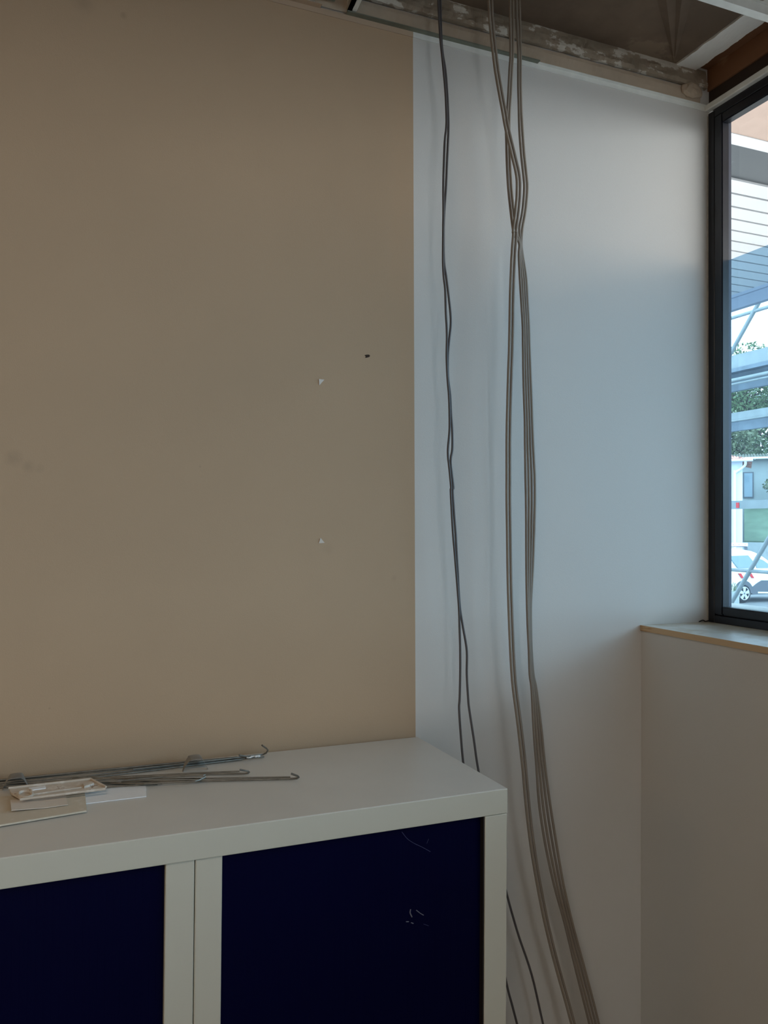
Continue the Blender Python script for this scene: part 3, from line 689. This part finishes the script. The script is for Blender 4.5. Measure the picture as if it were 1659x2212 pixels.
# grey house behind
D = 44.0; c1 = at(1604, 1090, D); zt = at(1630, 993, D).z
hs2 = thing('grey_house', 'grey rendered house with a dark window and tiled roof behind the white one', 'house', (c1.x, c1.y, GZ))
obj('wall', hb(c1, -3, 6, 0, 5, GZ, zt), M['greyrender'], hs2)
z1w = at(1615, 1020, D).z; z0w = at(1615, 1076, D).z
wf = obj('window', hb(c1, .02, .55, -.06, 0.02, z0w, z1w), M['cargrey'], hs2)
obj('pane', hb(c1, .08, .49, -.09, -.055, z0w+.06, z1w-.06), M['carglass'], wf)
bm = bmesh.new()
for k in range(64):
    ua = -3.2+k*.15
    for (a, b, h0, h1) in ((ua, ua+.06, 0, .06), (ua+.06, ua+.10, .06, .06), (ua+.10, ua+.15, .06, 0)):
        P = [c1+vl*a+vd*-.5, c1+vl*b+vd*-.5, c1+vl*b+vd*3, c1+vl*a+vd*3]
        q([(P[0].x, P[0].y, zt+.05+h0), (P[1].x, P[1].y, zt+.05+h1), (P[2].x, P[2].y, zt+.5+h1), (P[3].x, P[3].y, zt+.5+h0)], 0, bm)
obj('roof', bm, M['tile2'], hs2)
bm = bmesh.new(); a = c1+vl*-3.2-vd*.55; b = c1+vl*6.2-vd*.55; tube(bm, [Vector((a.x, a.y, zt+.03)), Vector((b.x, b.y, zt+.03))], .06, 8); obj('gutter', bm, M['carwhite'], hs2)

# trees
def leaves(bm, c, rad, n, size, squash=.8):
    for _ in range(n):
        while True:
            p = Vector((random.uniform(-1, 1), random.uniform(-1, 1), random.uniform(-1, 1)))
            if p.length < 1: break
        if noise.noise(p*3.1+Vector(c)*.1) < -.12: continue
        p = Vector((p.x*rad, p.y*rad, p.z*rad*squash))+Vector(c)
        a = Vector((random.gauss(0, 1), random.gauss(0, 1), random.gauss(0, 1))).normalized(); b = a.cross(Vector((random.gauss(0, 1), random.gauss(0, 1), random.gauss(0, 1)))).normalized()
        s = size*random.uniform(.6, 1.3)
        bm.faces.new([bm.verts.new(p-a*s), bm.verts.new(p+b*s*.45), bm.verts.new(p+a*s), bm.verts.new(p-b*s*.45)])
def tree(px, D, ztop, zbot, rad, n, size, m, label, name='tree'):
    c = at(px, 1100, D); c.z = (ztop+zbot)/2
    t = thing(name, label, 'tree', (c.x, c.y, GZ), 'trees beyond the scaffold')
    obj('trunk', tb(catmull([(c.x, c.y, GZ), (c.x+.1, c.y-.1, (GZ+zbot)/2), (c.x-.1, c.y+.1, zbot+.3), (c.x, c.y, c.z+.5)], 4), .17, 8), M['bark'], t)
    bm = bmesh.new()
    for k in range(26):
        a = random.uniform(0, 6.28); e = random.uniform(-.2, 1.2); L = rad*random.uniform(.6, 1.0)
        s = Vector((c.x, c.y, zbot+random.uniform(.2, (ztop-zbot)*.4)))
        en = s+Vector((math.cos(a)*math.cos(e), math.sin(a)*math.cos(e), math.sin(e)))*L
        mid = (s+en)/2+Vector((random.uniform(-.3, .3), random.uniform(-.3, .3), .25))
        tube(bm, catmull([s, mid, en], 4), [.055-.005*i for i in range(9)], 5)
    obj('branches', bm, M['bark'], t)
    bm = bmesh.new(); leaves(bm, c, rad, n, size, (ztop-zbot)/2/rad); obj('crown', bm, m, t, recalc=False)
tree(1612, 59, at(1600, 742, 59).z, at(1600, 930, 59).z, 4.0, 9500, .16, M['leaf'], 'tall thin-leaved tree rising against the white sky')
tree(1640, 71, at(1600, 850, 71).z, at(1600, 1000, 71).z, 5.4, 9000, .22, M['leaf'], 'dense green tree behind the grey house roof')
tree(1562, 52.2, at(1600, 885, 52).z, at(1600, 1010, 52).z, 2.3, 4200, .17, M['leaf2'], 'dry olive-brown tree behind the white house roof')
# garden in front of the grey house
D = 38; g0 = at(1604, 1170, D)
bm = bmesh.new(); gl = c1
def gp(u, v, z): p = c1+vl*u+vd*v; return Vector((p.x, p.y, z))
zg0 = at(1630, 1168, 40).z; zg1 = at(1630, 1092, 43).z
P = [gp(.08, -5, zg0), gp(6, -5, zg0), gp(6, -.6, zg1+.3), gp(.08, -.6, zg1-.1)]
slab(bm, P, (0, 0, -3)); obj_g = obj('grass_bank', bm, M['grass']); tag(obj_g, 'green grass bank rising behind the parked car', 'grass bank')
bm = bmesh.new(); cc = gp(1.9, -1.4, zg1+1.0); leaves(bm, cc, .95, 1300, .09, .55); tag(obj('dry_shrub', bm, M['leaf2'], recalc=False), 'pale dry shrub in front of the grey house', 'shrub')
tag(obj('garden_wall', hb(gp(0, -6, 0), -1.2, 6, 0, .25, GZ, at(1630, 1172, 38).z), M['concrete']), 'low pale garden wall behind the parked car', 'wall')

# parked white car, side towards the room, nose pointing right
D = 26.0; co = at(1573, 1306, D); co.z = GZ
car = thing('parked_car', 'white utility car with grey lower cladding and red marks parked outside', 'car', (co.x, co.y, GZ))
def cp(u, v, z): return Vector((co.x+u, co.y+v, GZ+z))
prof = [(-.55, .45), (-.60, .95), (-.52, 1.25), (-.42, 1.66), (-.1, 1.76), (.6, 1.76), (1.25, 1.66), (1.7, 1.45), (2.15, 1.12), (2.9, 1.02), (3.35, .85), (3.42, .5), (3.2, .26), (-.3, .26)]
def width_in(z): return 0.0 if z < 1.1 else (z-1.1)*.25
bm = bmesh.new(); A = [bm.verts.new(cp(u, width_in(z), z)) for u, z in prof]; B = [bm.verts.new(cp(u, 1.7-width_in(z), z)) for u, z in prof]
bm.faces.new(A); bm.faces.new(B[::-1])
for i in range(len(prof)): bm.faces.new([A[i], B[i], B[(i+1) % len(prof)], A[(i+1) % len(prof)]])
bmesh.ops.bevel(bm, geom=[e for e in bm.edges], offset=.05, segments=3, affect='EDGES')
obj('body', bm, M['carwhite'], car)
def sidepoly(pts, y0, m, name, th=.03):
    bm = bmesh.new(); slab(bm, [cp(u, width_in(z)-.012, z) for u, z in pts], (0, th, 0)); return obj(name, bm, m, car)
sidepoly([(.12, 1.52), (.95, 1.54), (1.12, 1.34), (1.12, 1.13), (.42, 1.13)], 0, M['carglass'], 'side_window')
sidepoly([(1.22, 1.48), (1.55, 1.38), (1.95, 1.13), (1.22, 1.13)], 0, M['carglass'], 'side_window')
sidepoly([(1.0, .26), (1.0, .50), (1.2, .62), (1.42, .72), (2.4, .70), (2.4, .26)], 0, M['cargrey'], 'side_cladding')
sidepoly([(1.25, .30), (2.3, .27), (2.3, .31), (1.25, .35)], 0, M['carwhite'], 'sill_strip', .02).location.y -= .01
for u in (.42, .86, 1.7):
    sidepoly([(u, .96), (u+.12, .96), (u+.24, .80), (u+.14, .80)], 0, M['red'], 'red_mark', .02)
sidepoly([(-.05, .98), (.12, .98), (.14, 1.22), (-.0, 1.26)], 0, M['cargrey'], 'tail_lamp')
def wheel(u):
    bm = bmesh.new(); c = cp(u, -.02, .31); g = bmesh.ops.create_cone(bm, cap_ends=True, segments=36, radius1=.31, radius2=.31, depth=.2, matrix=Matrix.Translation(c+Vector((0, .1, 0))) @ Matrix.Rotation(math.pi/2, 4, 'X'))
    bmesh.ops.bevel(bm, geom=[e for e in bm.edges if e.calc_face_angle(0) > 1], offset=.03, segments=2, affect='EDGES')
    wo = obj('wheel', bm, M['tyre'], car)
    bm = bmesh.new()
    tube(bm, [c+Vector((math.cos(a)*.205, -.012, math.sin(a)*.205)) for a in [2*math.pi*k/28 for k in range(29)]], .014, 6)
    for k in range(5):
        a = 2*math.pi*k/5+.3; dd = Vector((math.cos(a), 0, math.sin(a))); nn = Vector((-math.sin(a), 0, math.cos(a)))
        slab(bm, [c+Vector((0, -.02, 0))+dd*.02+nn*.03, c+Vector((0, -.02, 0))+dd*.2+nn*.06, c+Vector((0, -.02, 0))+dd*.2-nn*.06, c+Vector((0, -.02, 0))+dd*.02-nn*.03], (0, .02, 0))
    r_ = obj('rim', bm, M['alu'], None); r_.parent = wo
wheel(.65); wheel(2.85)
bm = bmesh.new(); cw = cp(.65, -.015, .31)
ptsA = [cw+Vector((math.cos(a)*.42, 0, math.sin(a)*.42)) for a in [math.pi*k/16 for k in range(17)]]
slab(bm, ptsA, (0, .02, 0)); obj('wheel_arch', bm, M['cargrey'], car)
for u in (-.2, .95): 
    bm = bmesh.new(); box(bm, co.x+u, co.x+u+.05, co.y+.2, co.y+1.5, GZ+1.80, GZ+1.83); box(bm, co.x+u, co.x+u+.08, co.y+.2, co.y+.26, GZ+1.70, GZ+1.81); obj('roof_bar', bm, M['cargrey'], car)
# ladder on the roof bars
ld = thing('aluminium_ladder', 'pale aluminium ladder lying on the roof of the white car', 'ladder', cp(.2, .35, 1.83))
bm = bmesh.new(); box(bm, co.x-1.2, co.x+1.15, co.y+.30, co.y+.33, GZ+1.831, GZ+1.94); obj('rail', bm, M['carwhite'], ld)
bm = bmesh.new(); box(bm, co.x-1.2, co.x+1.15, co.y+.68, co.y+.71, GZ+1.831, GZ+1.94); obj('rail', bm, M['carwhite'], ld)
for k in range(9):
    obj('rung', tb([(co.x-1.05+k*.26, co.y+.295, GZ+1.885), (co.x-1.05+k*.26, co.y+.7, GZ+1.885)], .015, 6), M['cargrey'], ld)
# concrete planter with dry twigs
D = 24.6; pc = at(1580, 1308, D)
pl = thing('planter', 'grey concrete planter with dry twigs beside the car wheel', 'planter', (pc.x, pc.y, GZ))
obj('tub', hb(pc, -.6, .22, 0, .5, GZ, GZ+.48), M['concrete'], pl)
bm = bmesh.new()
for k in range(46):
    s = pc+vl*random.uniform(-.5, .15)+vd*random.uniform(.1, .4); s.z = GZ+.45; e = s+Vector((random.uniform(-.18, .18), random.uniform(-.18, .18), random.uniform(.12, .36)))
    tube(bm, [s, (s+e)/2+Vector((random.uniform(-.04, .04), 0, .02)), e], .008, 4)
obj('dry_plant', bm, M['leaf2'], pl)
